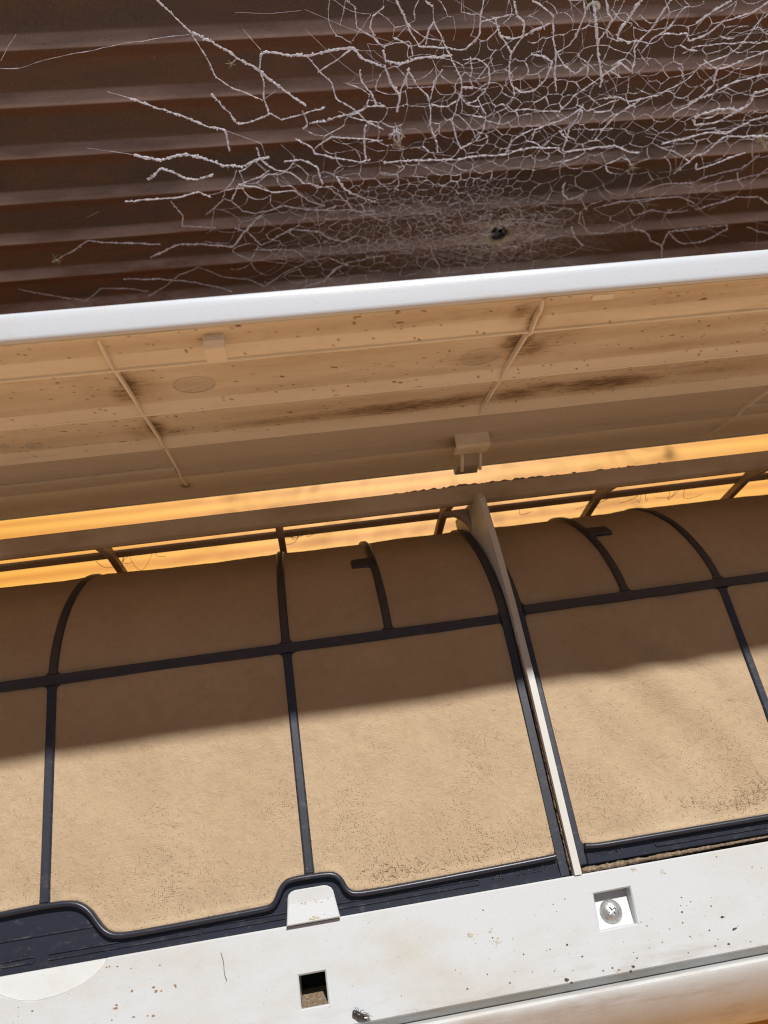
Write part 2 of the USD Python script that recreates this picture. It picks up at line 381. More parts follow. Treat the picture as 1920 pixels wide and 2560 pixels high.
HC = .485
PITCH = .0384 * .97
ys = np.arange(.2715, .5256, .0008)
def iron_z(y):
    u = ((y - .2990 * .97) / PITCH) % 1.0        # 0 at the flank that is coloured as if lit
    # flat pan, a flank that drops towards the wall, a narrow crest and a rounded return
    t = np.interp(u, [0, .13, .16, .20, .24, .28, .31, .36, .44, .56, .68, 1], [0, .02, .14, .50, .86, 1.0, .98, .80, .50, .14, .02, 0])
    return HC + .0022 - .0056 * t
xs = np.concatenate([np.linspace(-1.2, -.4, 5), np.linspace(-.38, .62, 101), np.linspace(.65, 1.6, 5)])
X, Y = np.meshgrid(xs, ys, indexing='ij')
Z = iron_z(Y) + .0012 * (fb(np.stack([X * 9, Y * 30, X * 0], -1), 3, 3) - .5)
lo = np.stack([X, Y, Z], -1); up = lo + [0, 0, .0012]
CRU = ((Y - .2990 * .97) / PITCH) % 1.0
lit_flank = np.interp(CRU, [0, .12, .155, .20, .295, .315, 1], [0, .04, .60, 1, 1, 0, 0]) * (.05 + 1.5 * fb(np.stack([X * 26, Y * 150, X * 0], -1), 5, 9))
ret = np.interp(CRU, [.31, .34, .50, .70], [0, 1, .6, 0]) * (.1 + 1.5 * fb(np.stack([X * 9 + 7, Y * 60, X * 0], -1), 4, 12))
nrest = 2 * (len(xs) * len(ys)) and 0
def pad(a, n): return np.r_[np.clip(a.ravel(), 0, 1), np.zeros(n)]
NP = lo.shape[0] * lo.shape[1] + 2 * lo.shape[0] * 2
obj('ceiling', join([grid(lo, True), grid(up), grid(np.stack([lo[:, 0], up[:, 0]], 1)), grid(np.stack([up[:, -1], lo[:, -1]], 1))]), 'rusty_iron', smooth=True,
    label='rust brown ribbed iron ceiling above the air conditioner', kind='structure', attr={'lit_flank': pad(lit_flank, NP), 'ret': pad(ret, NP)})
# nail head through the sheet
nl = thing('roofing_nail', 'small dark nail head driven into the rusty ceiling', 'nail', (.2270, .2954, .482))
obj('head', trimesh.creation.cylinder(.0026, .0012, sections=18, transform=trimesh.transformations.translation_matrix([.2270, .2954, float(iron_z(.2954)) - .0012])), 'dirt_dark', nl)
obj('washer', trimesh.creation.annulus(.0024, .0050, .0006, sections=22, transform=trimesh.transformations.translation_matrix([.2270, .2954, float(iron_z(.2954)) - .0004])), 'zinc', nl)

# ------------------------------------------------------------------ the air conditioner
AX0, AX1 = -.335, .520
ac = thing('air_conditioner', 'white split air conditioner indoor unit with its dusty front panel lifted open', 'air conditioner', (.0925, .526, -.07))
# --- lower front cover with its holes
cov = rect(AX0, -.0415, AX1, -.0060)
arc = sg.Polygon(round_poly(np.array([(-88.3, -5.0), (-89.7, -7.5), (-92.1, -9.7), (-97, -12.5), (-102.3, -14.5), (-108, -15.4), (-113, -15.7), (-117.7, -15.3), (-122.1, -14.0), (-127, -12.0), (-132, -8.5), (-135, -5.0)]) / 1000, 2))
hole = rect(-.0195, -.0334, -.0097, -.0229)
rec = sg.Polygon(np.array([(97.6, -13.6), (112.6, -13.4), (111.6, -26.1), (96.6, -26.3)]) / 1000)
YF = .3350
obj('front_cover', plate(cov.difference(arc).difference(hole).difference(rec), YF, .3385, .0005), 'white_plastic', ac, smooth=25)
obj('finger_dish', bend_plate(arc.intersection(cov).buffer(-.00008), lambda x, s, h: np.column_stack([x, np.where(h > 0, YF + .0005 + .0022 * np.clip((s + .0157) / .0097, 0, 1), .3395), s]), .001, .0001, None), 'white_plastic', ac, smooth=25)
# pockets behind the holes
def pocket(name, poly, depth, look_wall, look_back, taper=0.0, d2=None):
    c = np.array(poly.exterior.coords)[:-1]
    if sg.Polygon(c).exterior.is_ccw is False: c = c[::-1]
    q = (c - c.mean(0)) * (1 - taper) + c.mean(0)
    n = len(c); i = np.arange(n); j = (i + 1) % n
    dq = np.interp(q[:, 1], [q[:, 1].min(), q[:, 1].max()], [depth if d2 is None else d2, depth])
    v = np.vstack([np.column_stack([c[:, 0], np.full(n, YF + .0004), c[:, 1]]), np.column_stack([q[:, 0], YF + dq, q[:, 1]])])
    obj(name, (v, np.vstack([np.column_stack([i, n + j, j]), np.column_stack([i, n + i, n + j])])), look_wall, ac)
    obj(name + '_back', ([(a, YF + e - .00002, b) for (a, b), e in zip(q, dq)], [[0, 2, 1], [0, 3, 2]]) if n == 4 else None, look_back, ac)
pocket('screw_recess', rec, .0052, 'white_plastic', 'white_plastic', .03, .0026)
pocket('square_hole', hole, .016, 'white_plastic', 'recess_shade')
lg = prism_x([(YF + .0006, -.0331), (YF + .0035, -.0322), (YF + .0140, -.0285), (YF + .0140, -.0333), (YF + .0006, -.0335)], -.01945, -.00975)
obj('hole_ledge', lg, 'packed_lint', ac)
# screw: domed head with a cross slot
sc = np.array([.1037, 0, -.0207]); dome_r = .0044
prof = [(0.0, .0021), (.0012, .0020), (.0024, .0017), (.0035, .0010), (.0042, .0003), (.0044, 0), (.0044, -.0006), (0, -.0006)]
hd = trimesh.creation.revolve(np.array(prof)[::-1], sections=40)
hd = manifold3d.Manifold(manifold3d.Mesh(np.array(hd.vertices, np.float32), np.array(hd.faces, np.uint32)))
if hd.volume() < 0: hd = manifold3d.Manifold(manifold3d.Mesh(np.array(hd.to_mesh().vert_properties[:, :3]), np.array(hd.to_mesh().tri_verts)[:, ::-1]))
slot = manifold3d.Manifold.cube([.0034, .0008, .0016], True) + manifold3d.Manifold.cube([.0008, .0034, .0016], True)
hd = hd - slot.rotate([0, 0, 28]).translate([0, 0, .0019])
hv, hf = arr(hd)
hv = np.column_stack([hv[:, 0], -hv[:, 2], hv[:, 1]])           # axis towards -y
ca, sa = math.cos(.14), math.sin(.14)
hv = np.column_stack([hv[:, 0], hv[:, 1] * ca + hv[:, 2] * sa, -hv[:, 1] * sa + hv[:, 2] * ca])
obj('screw', (hv + [sc[0], YF + .0032, sc[2]], hf), 'zinc', ac, smooth=35, label='domed steel cross head screw in a square recess')
# --- catch tab standing up in front of the filter frame
tabp = sg.Polygon(np.array([(-22.2, -6.1), (-20.9, 3.4), (-20.4, 4.6), (-19.4, 5.4), (-17.9, 5.8), (-6.6, 5.8), (-5.2, 5.4), (-4.0, 4.6), (-3.3, 3.4), (-1.8, -6.1)]) / 1000)
tv, tf = bend_plate(tabp, lambda x, s, h: np.column_stack([x, .3352 - h + np.where(s < .0012, (s - .0012) * .10, 0), s]), .0016, .0004, [.0012])
obj('catch_tab', (tv, tf), 'white_plastic', ac, smooth=25)
# --- lower body: bright top edge of the louvre, belly curving under
lv = [(.3352, -.0446), (.3337, -.0449), (.3329, -.0456), (.3330, -.0466), (.3342, -.0490), (.3368, -.0525), (.3408, -.0568), (.3455, -.0610), (.3520, -.0657), (.3600, -.0690), (.3700, -.0700), (.3700, -.0446)]
obj('louvre', prism_x(lv, AX0 + .002, AX1 - .002), 'louvre_plastic', ac, smooth=30)
obj('lower_gap', prism_x([(.3400, -.0443), (.3392, -.0418), (.3500, -.0418), (.3500, -.0443)], AX0 + .002, AX1 - .002), 'cream_plastic', ac)
obj('bottom_shell', prism_x([(.3702, -.0690), (.5255, -.0690), (.5255, -.0660), (.3702, -.0660)], AX0, AX1), 'louvre_plastic', ac)
obj('back_shell', box(AX0, AX1, .500, .5255, -.0655, .1885), 'bar_plastic', ac)
for xa, xb in ((AX0, AX0 + .012), (AX1 - .012, AX1)):
    obj('side_shell', prism_x([(.3352, -.0414), (.4990, -.0414), (.4990, .1860), (.3720, .1860), (.3560, .1735), (.3440, .1600), (.3360, .1100), (.3352, 0)], xa + .0005, xb - .0005), 'white_plastic', ac)
obj('coil', prism_x([(.347, -.004), (.347, .10), (.356, .128), (.375, .152), (.400, .165), (.45, .170), (.45, -.004)], AX0 + .02, AX1 - .02), 'coil_metal', ac)
# --- top: front bar and the intake grille behind it
bx = np.linspace(AX0, AX1, 400)
def bar_prof(x):
    # the back upper edge carries a crust of dust near the divider
    return [(.3560, .1741), (.3558, .1830), (.3572, .1838), (.3600, .1842), (.3715, .1838), (.3715, .1790), (.3590, .1738)]
obj('front_bar', prism_x(bar_prof(0), AX0 + .0125, AX1 - .0125), 'bar_plastic', ac, smooth=20)
cr = []
for x in np.arange(.045, .20, .0011):
    a = math.exp(-((x - .105) / .042) ** 2)
    if rng.random() < .35 + .6 * a:
        b = manifold3d.Manifold.sphere(.0006 + .0010 * a * rng.random(), 8).scale([1.6, 1, .8]).translate([x, .3572 + .002 * rng.random(), .1837 + .0004 * rng.random()])
        cr.append(b)
obj('dust_crust', join(cr), 'cobweb_debris', ac, kind='stuff')
for y0, y1, za, zb in ((.3990, .4065, .1890, .1905), (.4330, .4400, .1890, .1905), (.4660, .4730, .1890, .1905)):
    obj('grille_bar', box(AX0 + .0125, AX1 - .0125, y0, y1, za, zb, .0003), 'bar_plastic', ac)
for xc in np.arange(-.2898, .52, .0931):
    if xc > AX1 - .02: break
    obj('grille_rib', prism_x([(.3717, .1795), (.3717, .1836), (.3900, .1888), (.4995, .1888), (.4995, .1850), (.3960, .1850), (.3850, .1828)], xc - .0019, xc + .0019), 'bar_plastic', ac)
dang = []
for xc, y_, n in ((-.0995, .402, 3), (-.0060, .402, 4), (.012, .400, 3), (-.078, .402, 2), (.135, .402, 2), (.185, .402, 5), (.23, .402, 4), (.205, .402, 3)):
    for _ in range(n):
        q = np.linspace(0, 1, 9)[:, None]; e = np.array([rng.normal(0, .010), rng.uniform(-.004, .006), rng.uniform(-.006, -.0005)])
        a_ = np.array([xc + rng.normal(0, .004), y_ + rng.uniform(-.002, .004), .1893]); bnd = rng.normal(0, .003, 3); bnd[2] = -abs(bnd[2])
        dang.append(tube(a_ + e * q + bnd * np.sin(np.pi * q), .00012, 4))
obj('lint_thread', join(dang), 'cobweb_debris', ac, kind='stuff')
# --- divider fin between the filters
fin = [(.3345, -.0060), (.3340, .030), (.3336, .075), (.3350, .110), (.3385, .140), (.3440, .1690), (.3480, .1742), (.3558, .1742), (.3715, .1788), (.3900, .1840), (.4100, .1880), (.4100, .1780), (.3850, .1660), (.3700, .1540), (.3550, .1340), (.3460, .112), (.3440, .09), (.3440, -.0060)]
obj('divider', prism_x(fin, .0919, .0948), 'cream_plastic', ac, smooth=25)
gus = []
for k in range(9):
    t = k / 8
    gus.append((.0918 - .013 * (1 - math.cos(t * math.pi / 2)), .1612 + .0125 * math.sin(t * math.pi / 2)))
gp = sg.Polygon(gus + [(.0918, .1738)])
gv, gf = bend_plate(gp, lambda x, s, h: np.column_stack([x, .3790 - h, s + .004]), .006, .0004, None)
obj('gusset', (gv, gf), 'bar_plastic', ac)

# --- the lifted front panel, seen from below
fp = obj('front_panel', prism_x([(.2040, .1742), (.2029, .1738), (.2019, .1742), (.2013, .1754), (.2001, .1798), (.1995, .1822), (.1999, .1836), (.2014, .1842), (.2150, .1872), (.3000, .2088), (.3700, .2262), (.4020, .2345), (.4020, .2186), (.4005, .2186), (.3995, .2310), (.2090, .1836)], AX0 - .002, AX1 + .002), 'rim_plastic', ac, smooth=50,
          label='lifted front panel with a glossy white edge')
def panel_z(y):
    yy = [.2036, .2165, .2235, .2248, .2262, .2625, .2692, .2700, .2716, .3043, .3150, .3160, .3520, .3582, .3600, .3990]
    zz = [.1740, .1768, .1769, .1769, .1790, .1884, .1884, .1884, .1904, .1989, .1994, .2019, .2090, .2084, .2096, .2180]
    return np.interp(y, yy, zz)
XA, XB, XC = -.0577, .0935, .2520
def grime(x, y):
    """brown dirt that has settled along the moulded ribs and in the low corners of the panel"""
    g_ = np.zeros_like(x)
    def blob(cx, cy, sx_, sy_, a):
        nonlocal g_
        g_ = np.maximum(g_, a * np.exp(-((x - cx) / sx_) ** 2 - ((y - cy) / sy_) ** 2))
    for cx, cy, sx_, sy_, a in [(XA + .004, .2430, .010, .018, .55), (XA - .010, .2450, .014, .014, .35), (XB + .012, .2350, .02, .016, .5), (XB - .012, .2500, .018, .010, .5), (.02, .2330, .06, .006, .3), (-.10, .2440, .05, .006, .25), (.15, .2130, .05, .006, .4), (XA + .002, .2430, .0055, .016, .75), (XA - .004, .2500, .006, .012, .6), (XA + .001, .2920, .006, .012, .85), (XA - .006, .2960, .008, .010, .5), (XA + .006, .2970, .012, .007, .6),
            (XB - .001, .2370, .008, .012, .95), (XB + .007, .2440, .010, .012, .7), (XB - .006, .2120, .006, .008, .7), (XB, .2180, .005, .009, .6), (XB - .012, .2940, .020, .008, .8), (XB + .014, .2950, .016, .009, .85),
            (.055, .2965, .050, .0090, .85), (.005, .2975, .050, .0065, .62), (.150, .2920, .034, .0105, .92), (.03, .2850, .07, .008, .40), (.19, .2820, .06, .010, .45), (.120, .2900, .018, .008, .75), (.205, .2900, .04, .007, .5), (.16, .2370, .06, .006, .35), (.06, .2100, .08, .006, .35), (-.1, .2100, .07, .005, .25),
            (.045, .2580, .07, .005, .3), (.17, .2560, .06, .005, .35), (-.12, .2980, .06, .005, .25), (.088, .352, .010, .006, .5), (XA - .0005, .376, .003, .004, .9)]:
        blob(cx, cy, sx_, sy_, a)
    g_ += .55 * np.exp(-np.abs(x - XA) / .0011) * ((y > .205) & (y < .377)) + .5 * np.exp(-np.abs(x - XB) / .0011) * ((y < .312))
    dots = nz(np.stack([x * 700, y * 900, 0 * x], -1), 11)
    dens = nz(np.stack([x * 30, y * 60, 0 * x], -1), 5)
    g_ = np.maximum(g_, np.where(dots > .965 - .07 * dens, .85, 0) * (y < .31))
    return np.clip(g_, 0, 1)
px = np.concatenate([np.linspace(AX0, -.19, 30), np.arange(-.188, .332, .0009), np.linspace(.335, AX1, 30)])
edges = [.2036, .2165, .2235, .2248, .2262, .2625, .2692, .2700, .2716, .3043, .3150, .3160]
edges2 = [.3160, .3520, .3582, .3600, .3990]
def panel_mesh(ed):
    ms, gs, cs = [], [], []
    for a, b in zip(ed[:-1], ed[1:]):
        yy = np.linspace(a, b, max(2, int((b - a) / .0009) + 1))
        X, Y = np.meshgrid(px, yy, indexing='ij')
        zz = panel_z(a) + (panel_z(b) - panel_z(a)) * (Y - a) / (b - a)
        zz = zz + .0003 * (fb(np.stack([X * 25, Y * 25, X * 0], -1), 2, 8) - .5)
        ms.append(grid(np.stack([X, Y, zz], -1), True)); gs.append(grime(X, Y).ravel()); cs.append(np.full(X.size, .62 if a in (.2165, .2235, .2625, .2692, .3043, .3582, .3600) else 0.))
    return join(ms), {'grime': np.concatenate(gs), 'clean': np.concatenate(cs)}
m, gr = panel_mesh(edges); obj('inner_face', m, 'panel_inner', fp, smooth=True, attr=gr)
m, gr = panel_mesh(edges2); obj('hinge_strip', m, 'panel_hinge', fp, smooth=True, attr=gr)
def stiff(x, y0, y1, h, wdt, look='panel_inner', lean=0.0):
    yy = np.linspace(y0, y1, 24); rows = []
    hh = h * np.clip(np.minimum((yy - y0) / .002, (y1 - yy) / .006), .05, 1)
    for k, (y, q) in enumerate(zip(yy, hh)):
        zt = panel_z(y) + .0006; zb = panel_z(y) - q; xx = x
        rows.append([(xx - wdt * .7, y, zt), (xx - wdt * .45, y, zb + .0002), (xx - wdt * .25, y, zb), (xx + wdt * .25, y, zb), (xx + wdt * .45, y, zb + .0002), (xx + wdt * .7, y, zt)])
    v, f = grid(np.array(rows))
    obj('stiffener', (v, f), look, fp, attr={'grime': np.full(len(v), .06), 'clean': np.full(len(v), .9)})
stiff(XA, .2052, .3760, .0016, .0012)
stiff(XB, .2052, .3145, .0022, .0011)
stiff(XC, .3165, .3880, .0020, .0012, 'panel_hinge')
for y in (.2246, .2706):
    mm = arr(box(AX0, AX1, y - .00045, y + .00045, float(panel_z(y)) - .0010, float(panel_z(y)) + .0010, .0002))
    obj('moulded_line', mm, 'panel_inner', fp, attr={'clean': np.ones(len(mm[0]))})
obj('hinge_step', prism_x([(.3440, .2065), (.3455, .2058), (.3520, .2068), (.3530, .2088), (.3440, .2080)], AX0, XA - .0008), 'panel_hinge', fp)
obj('hinge_step', prism_x([(.3440, .2065), (.3455, .2058), (.3520, .2068), (.3530, .2088), (.3440, .2080)], XC + .0008, AX1), 'panel_hinge', fp)
# moulded gate marks: round discs with a cross hatched face
def disc(x, y, r, bars, rot):
    t = math.atan(.242)
    ms = [trimesh.creation.annulus(r - .0003, r, .0005, sections=56)]
    for k in range(-bars, bars + 1):
        c = k * r / (bars + .6); L = math.sqrt(max(r * r - c * c, 0)) - .0003
        a = trimesh.creation.box([2 * L, .00016, .0002]); a.apply_translation([0, c, 0]); ms.append(a)
        if rot: b = a.copy(); b.apply_transform(trimesh.transformations.rotation_matrix(math.pi / 2, [0, 0, 1])); ms.append(b)
    m = trimesh.util.concatenate(ms)
    m.apply_transform(trimesh.transformations.rotation_matrix(.5 if rot else .08, [0, 0, 1]))
    m.apply_transform(trimesh.transformations.rotation_matrix(t, [1, 0, 0])); m.apply_translation([x, y, float(panel_z(y)) + .00005])
    obj('moulded_disc', m, 'panel_hinge', fp)
disc(-.0334, .2480, .0080, 6, True); disc(.0800, .2480, .0082, 8, False)
for x, y in ((-.1104, .2976), (-.1234, .2942)):
    m = trimesh.creation.annulus(.0012, .0036, .0006, sections=36); m.apply_transform(trimesh.transformations.rotation_matrix(math.atan(.24), [1, 0, 0])); m.apply_translation([x, y, float(panel_z(y))])
    obj('ring_mark', m, 'panel_hinge', fp)
# latch hooks near the free edge
for x0, x1, z0 in ((-.0243, -.0175, .0), (.1112, .1190, .0058)):
    if z0 == 0:
        hk = prism_x([(.2085, .1760), (.2080, .1722), (.2100, .1704), (.2165, .1700), (.2172, .1716), (.2112, .1722), (.2104, .1772)], x0, x1)
    else:
        hk = prism_x([(.2048, .1750), (.2046, .1738), (.2068, .1734), (.2074, .1772)], x0, x1)
    obj('latch_hook', hk, 'clip_plastic', fp)
# hinge clip hanging from the back strip
hc = obj('hinge_clip', prism_x([(.3440, .2085), (.3440, .2010), (.3462, .2003), (.3560, .2022), (.3560, .2036), (.3470, .2022), (.3462, .2090)], .0868, .1048), 'clip_plastic', fp, label='small hinge clip hanging under the panel')
for xa in (.0905, .1004):
    obj('prong', prism_x([(.3555, .2034), (.3548, .2000), (.3625, .1950), (.3645, .1962), (.3580, .2034)], xa, xa + .0012), 'clip_plastic', hc)
obj('clip_arm', prism_x([(.3570, .2080), (.3640, .1992), (.3718, .1986), (.3735, .2000), (.3735, .2110), (.3600, .2130)], .0889, .1013), 'panel_hinge', hc)

# ------------------------------------------------------------------ the two air filters
FP = np.array([(.3390, -.0100), (.3390, .0960), (.3396, .1060), (.3412, .1150), (.3445, .1235), (.3505, .1345), (.3590, .1460), (.3700, .1572), (.3840, .1683), (.3990, .1768), (.4100, .1812), (.4250, .1838), (.4500, .1838)])
FP = round_poly(FP, 2)
FS = np.r_[0, np.cumsum(np.linalg.norm(np.diff(FP, axis=0), axis=1))] - .0100     # s equals z on the flat part
FT = np.gradient(FP, axis=0); FT /= np.linalg.norm(FT, axis=1, keepdims=True)
def bend(x, s, h):
    y, zq = np.interp(s, FS, FP[:, 0]), np.interp(s, FS, FP[:, 1])
    ty, tz = np.interp(s, FS, FT[:, 0]), np.interp(s, FS, FT[:, 1])
    return np.column_stack([x, y - tz * h, zq + ty * h])
SMAX = float(FS[-1]) - .001
CUTS = np.arange(.094, SMAX, .0035)
HB = -.0006
def fbend(x, s, h): return bend(x, s, h + HB)

def lip_sweep(path, w, h0, h1):
    """half round bead following a path in the (x, z) plane of the flat part"""
    p = resample(np.asarray(path), .0009)
    t = np.gradient(p, axis=0); t /= np.linalg.norm(t, axis=1, keepdims=True); nrm = np.column_stack([-t[:, 1], t[:, 0]])
    cs = [(-w / 2, h0), (-w / 2, h1 - w * .42), (-w * .36, h1 - w * .14), (-w * .14, h1), (w * .14, h1), (w * .36, h1 - w * .14), (w / 2, h1 - w * .42), (w / 2, h0)]
    rows = np.array([[(*(a + b * o), h) for o, h in cs] for a, b in zip(p, nrm)])
    P3 = np.stack([rows[..., 0], .3390 - rows[..., 2], rows[..., 1]], -1)
    v, f = grid(P3)
    n = len(cs); e = []
    for base in (0, (len(p) - 1) * n): e += [[base, base + k, base + k + 1] for k in range(1, n - 1)]
    return v, np.vstack([f, e])

def air_filter(label, x0, x1, zb, ribs, half_ribs, hz, lip, tabs, text, seed, slots, side_w):
    """a black framed filter: x0..x1 outer edges, zb bottom edge, ribs full height, half_ribs from the cross rib up, hz the cross rib (z0, z1)"""
    t = thing('air_filter', label, 'air filter', ((x0 + x1) / 2, .339, zb), 'dust clogged air filters side by side in the open air conditioner')
    lip = round_poly(np.array(lip) / 1000, 2)
    w = .0039
    side = so.unary_union([rect(x0, zb, x0 + side_w[0], SMAX), rect(x1 - side_w[1], zb, x1, SMAX), rect(x0, SMAX - .004, x1, SMAX)])
    full = [rect(x - w / 2, 0, x + w / 2, SMAX - .003) for x in ribs]
    half = [rect(x - w / 2, hz[1] - .001, x + w / 2, SMAX - .003) for x in half_ribs]
    cross = rect(x0 + .001, hz[0], x1 - .001, hz[1])
    tabp = [rect(*q, r=.0012) for q in tabs]
    low = sg.Polygon(list(map(tuple, lip)) + [(lip[-1][0], zb), (lip[0][0], zb)])
    low = low.buffer(0).intersection(rect(x0, zb, x1, .05))
    net = so.unary_union([side, cross, low] + full + half + tabp)
    net = net.buffer(.0024, quad_segs=6).buffer(-.0024, quad_segs=6).intersection(rect(x0, zb, x1, SMAX))
    rest = net
    def take(name, region, look='rib_plastic'):
        nonlocal rest
        p = rest.intersection(region); rest = rest.difference(region)
        for gg in getattr(p, 'geoms', [p]):
            if gg.geom_type == 'Polygon' and gg.area > 2e-6:
                if name == 'bottom_rail':
                    obj(name, bend_plate(gg, fbend, .0016, .0003, CUTS), 'black_plastic', t, smooth=25)
                else:
                    obj(name, bend_plate(gg, fbend, .0016, .0007, CUTS), look, t, smooth=50)
    take('bottom_rail', low.buffer(.0001))
    for q in tabs: take('pull_tab', rect(*q).buffer(.0004))
    for x in ribs:
        take('rib', rect(x - .0075, 0, x + .0075, hz[1] + .0035)) if False else take('rib', rect(x - w / 2 - .0001, 0, x + w / 2 + .0001, hz[0]))
        take('rib', rect(x - w / 2 - .0001, hz[1], x + w / 2 + .0001, SMAX - .004))
    for x in half_ribs: take('rib', rect(x - w / 2 - .0001, hz[1], x + w / 2 + .0001, SMAX - .004))
    take('cross_rib', rect(x0 + side_w[0], hz[0] - .006, x1 - side_w[1], hz[1] + .006))
    take('frame', rect(-1, -1, 1, 1))
    obj('lip', lip_sweep(lip - [0, .0008], .0023, .0002, .0036), 'black_plastic', t, smooth=50)
    for a, b, zc, hgt in slots:
        obj('rail_slot', plate(rect(a, zc - hgt / 2, b, zc + hgt / 2, min(hgt / 2.1, .0009)).difference(rect(a + .0003, zc - hgt / 2 + .00035, b - .0003, zc + hgt / 2 - .00035, min(hgt / 4, .0006))) if hgt > .0012 else rect(a, zc - hgt / 2, b, zc + hgt / 2), .3375, .3385, .00012), 'dusty_black', t)
    for s_, xs_, zs_, h_, rot in text:
        tm = meshkit.text_mesh(s_, h_, .00035, False); v, f = arr(tm)
        v = v - [0, 0, 0]
        obj('lettering', (np.column_stack([xs_ + v[:, 0], .3382 - v[:, 2] * 1.0 - .0002, zs_ + v[:, 1]]), f), 'dusty_black', t)
    # the mesh: sags between the ribs, creases, bulges up to the lip
    gx = np.arange(x0 + .001, x1 - .001, .0010); gs = np.arange(zb + .002, SMAX - .001, .0011)
    X, S_ = np.meshgrid(gx, gs, indexing='ij')
    rb = np.sort(np.r_[x0, ribs, x1]); d = np.min(np.abs(X[..., None] - rb), -1); ds = np.abs(S_ - sum(hz) / 2)
    sag = -.0005 * (1 - np.exp(-d / .012)) * (1 - np.exp(-ds / .012))
    folds = .0026 * (fb(np.stack([X * 22 + S_ * 16, S_ * 14 - X * 9, X * 0 + seed], -1), 3, seed) - .5)
    if seed == 5:
        folds += .0007 * np.sin((X * .75 + S_ * .55) * 260) * np.exp(-((X - .15) / .05) ** 2 - ((S_ - .055) / .045) ** 2)
    fine = .00030 * (fb(np.stack([X * 260, S_ * 260, X * 0], -1), 3, seed + 1) - .5)
    hh = sag + folds * np.clip(d / .006, 0, 1) + fine
    zl = np.interp(X, lip[:, 0], lip[:, 1]); hh += .0016 * np.exp(-np.abs(S_ - zl - .0006) / .0011) * (S_ > zl - .004) * np.clip((d - .0032) / .0025, 0, 1)
    hh = np.where(d < .0046, np.minimum(hh, .0001), hh)
    hh = np.minimum(hh, np.where(S_ < zl - .001, -.0012, .002))
    v = bend(X.ravel(), S_.ravel(), hh.ravel())
    _, f = grid(np.zeros((*X.shape, 3)), True)
    a0 = np.cross(v[f[0, 1]] - v[f[0, 0]], v[f[0, 2]] - v[f[0, 0]])
    if a0[1] > 0: f = f[:, ::-1]
    obj('mesh_screen', (v, f), 'clogged_mesh', t, smooth=True, label='fine mesh clogged with tan dust')
    # lint: stray fibres lying on the dust, thick near the bottom rail
    fib = []
    def fibre(x, s, L, a, lift, r):
        k = 7; q = np.linspace(0, 1, k); c = rng.normal(0, .5, 2)
        xx = x + L * q * math.cos(a) + L * .25 * c[0] * q ** 2; ss = s + L * q * math.sin(a) + L * .25 * c[1] * q ** 2
        hh_ = .00012 + lift * np.sin(q * math.pi * rng.uniform(.5, 1.2))
        fib.append(tube(bend(xx, ss, hh_), r * (1 - .5 * q), 4, False))
    for _ in range(520):
        x = rng.uniform(max(x0, -.16) + .006, min(x1, .24) - .006)
        s = float(np.interp(x, lip[:, 0], lip[:, 1])) + .002 + abs(rng.normal(0, .035))
        if s > .10: continue
        fibre(x, s, rng.uniform(.0008, .0022), rng.uniform(0, 6.28), rng.uniform(.00005, .0003), rng.uniform(.00004, .00008))
    return t, fib, fibre
LIPL = [(-240, 15.0), (-135, 15.0), (-117.5, 15.7), (-106.9, 15.6), (-102.2, 15.1), (-98.9, 13.8), (-95.6, 11.0), (-92.8, 6.7), (-90.0, 3.3), (-86.3, 1.5), (-80.3, 1.1), (-51.7, 1.4), (-33.5, 1.8), (-29.1, 1.9), (-26.7, 2.6), (-25.0, 4.6), (-23.6, 7.4), (-21.7, 9.5), (-19.2, 10.4), (-10.7, 10.4), (-3.9, 10.1), (-1.6, 9.2), (.2, 7.2), (1.0, 5.0), (2.2, 3.0), (4.8, 1.6), (10.4, 1.4), (22.8, 1.4), (52, 1.9), (72, 2.2), (86.5, 2.6)]
_, fibL, fL = air_filter('dust clogged air filter with notched black bottom rail, left of the white divider', -.2420, .0914, -.0060, [-.2160, -.1132, -.0118], [.0350], (.1012, .1058), LIPL,
    [(.0238, .1500, .0350, .1598)], [('HER', .0592, -.0031, .0019, 0), ('DORSEN', .0694, -.0024, .0023, 0)], 2,
    [(-.1112, -.0540, -.00245, .0022), (-.0540, .0545, -.00235, .0022), (-.1280, -.1156, -.00245, .0022), (-.20, -.0948, .0053, .0006)], (.004, .0042))
LIPR = [(99.5, 4.6), (104, 3.9), (120, 3.9), (140, 3.9), (180, 3.8), (300, 3.8), (356, 4.0)]
_, fibR, fR = air_filter('dust clogged air filter with straight black bottom rail, right of the white divider', .0953, .3600, -.0032, [.1965, .2980], [.1496], (.1043, .1089), LIPR,
    [(.1497, .1540, .1620, .1632)], [('FRONT', .1030, -.0006, .0027, 0)], 5, [(.1285, .3400, .00015, .0022)], (.0034, .004))
# tufts
for fib, fn, spots in ((fibL, fL, [(.018, .004, 90), (.024, .0045, 70), (.036, .004, 60), (.05, .0048, 40), (.064, .006, 30)]), (fibR, fR, [(.168, .008, 70), (.176, .010, 110), (.182, .013, 90), (.15, .012, 30), (.108, .012, 14)])):
    for x, s, n in spots:
        for _ in range(n // 3): fn(x + rng.normal(0, .0042), s + abs(rng.normal(0, .0030)), rng.uniform(.0012, .0036), rng.uniform(0, 6.28), rng.uniform(.0002, .0009), rng.uniform(.00006, .00012))
obj('lint', join(fibL), 'lint', '/World/air_filter', kind='stuff'); obj('lint', join(fibR), 'lint', '/World/air_filter_001', kind='stuff')
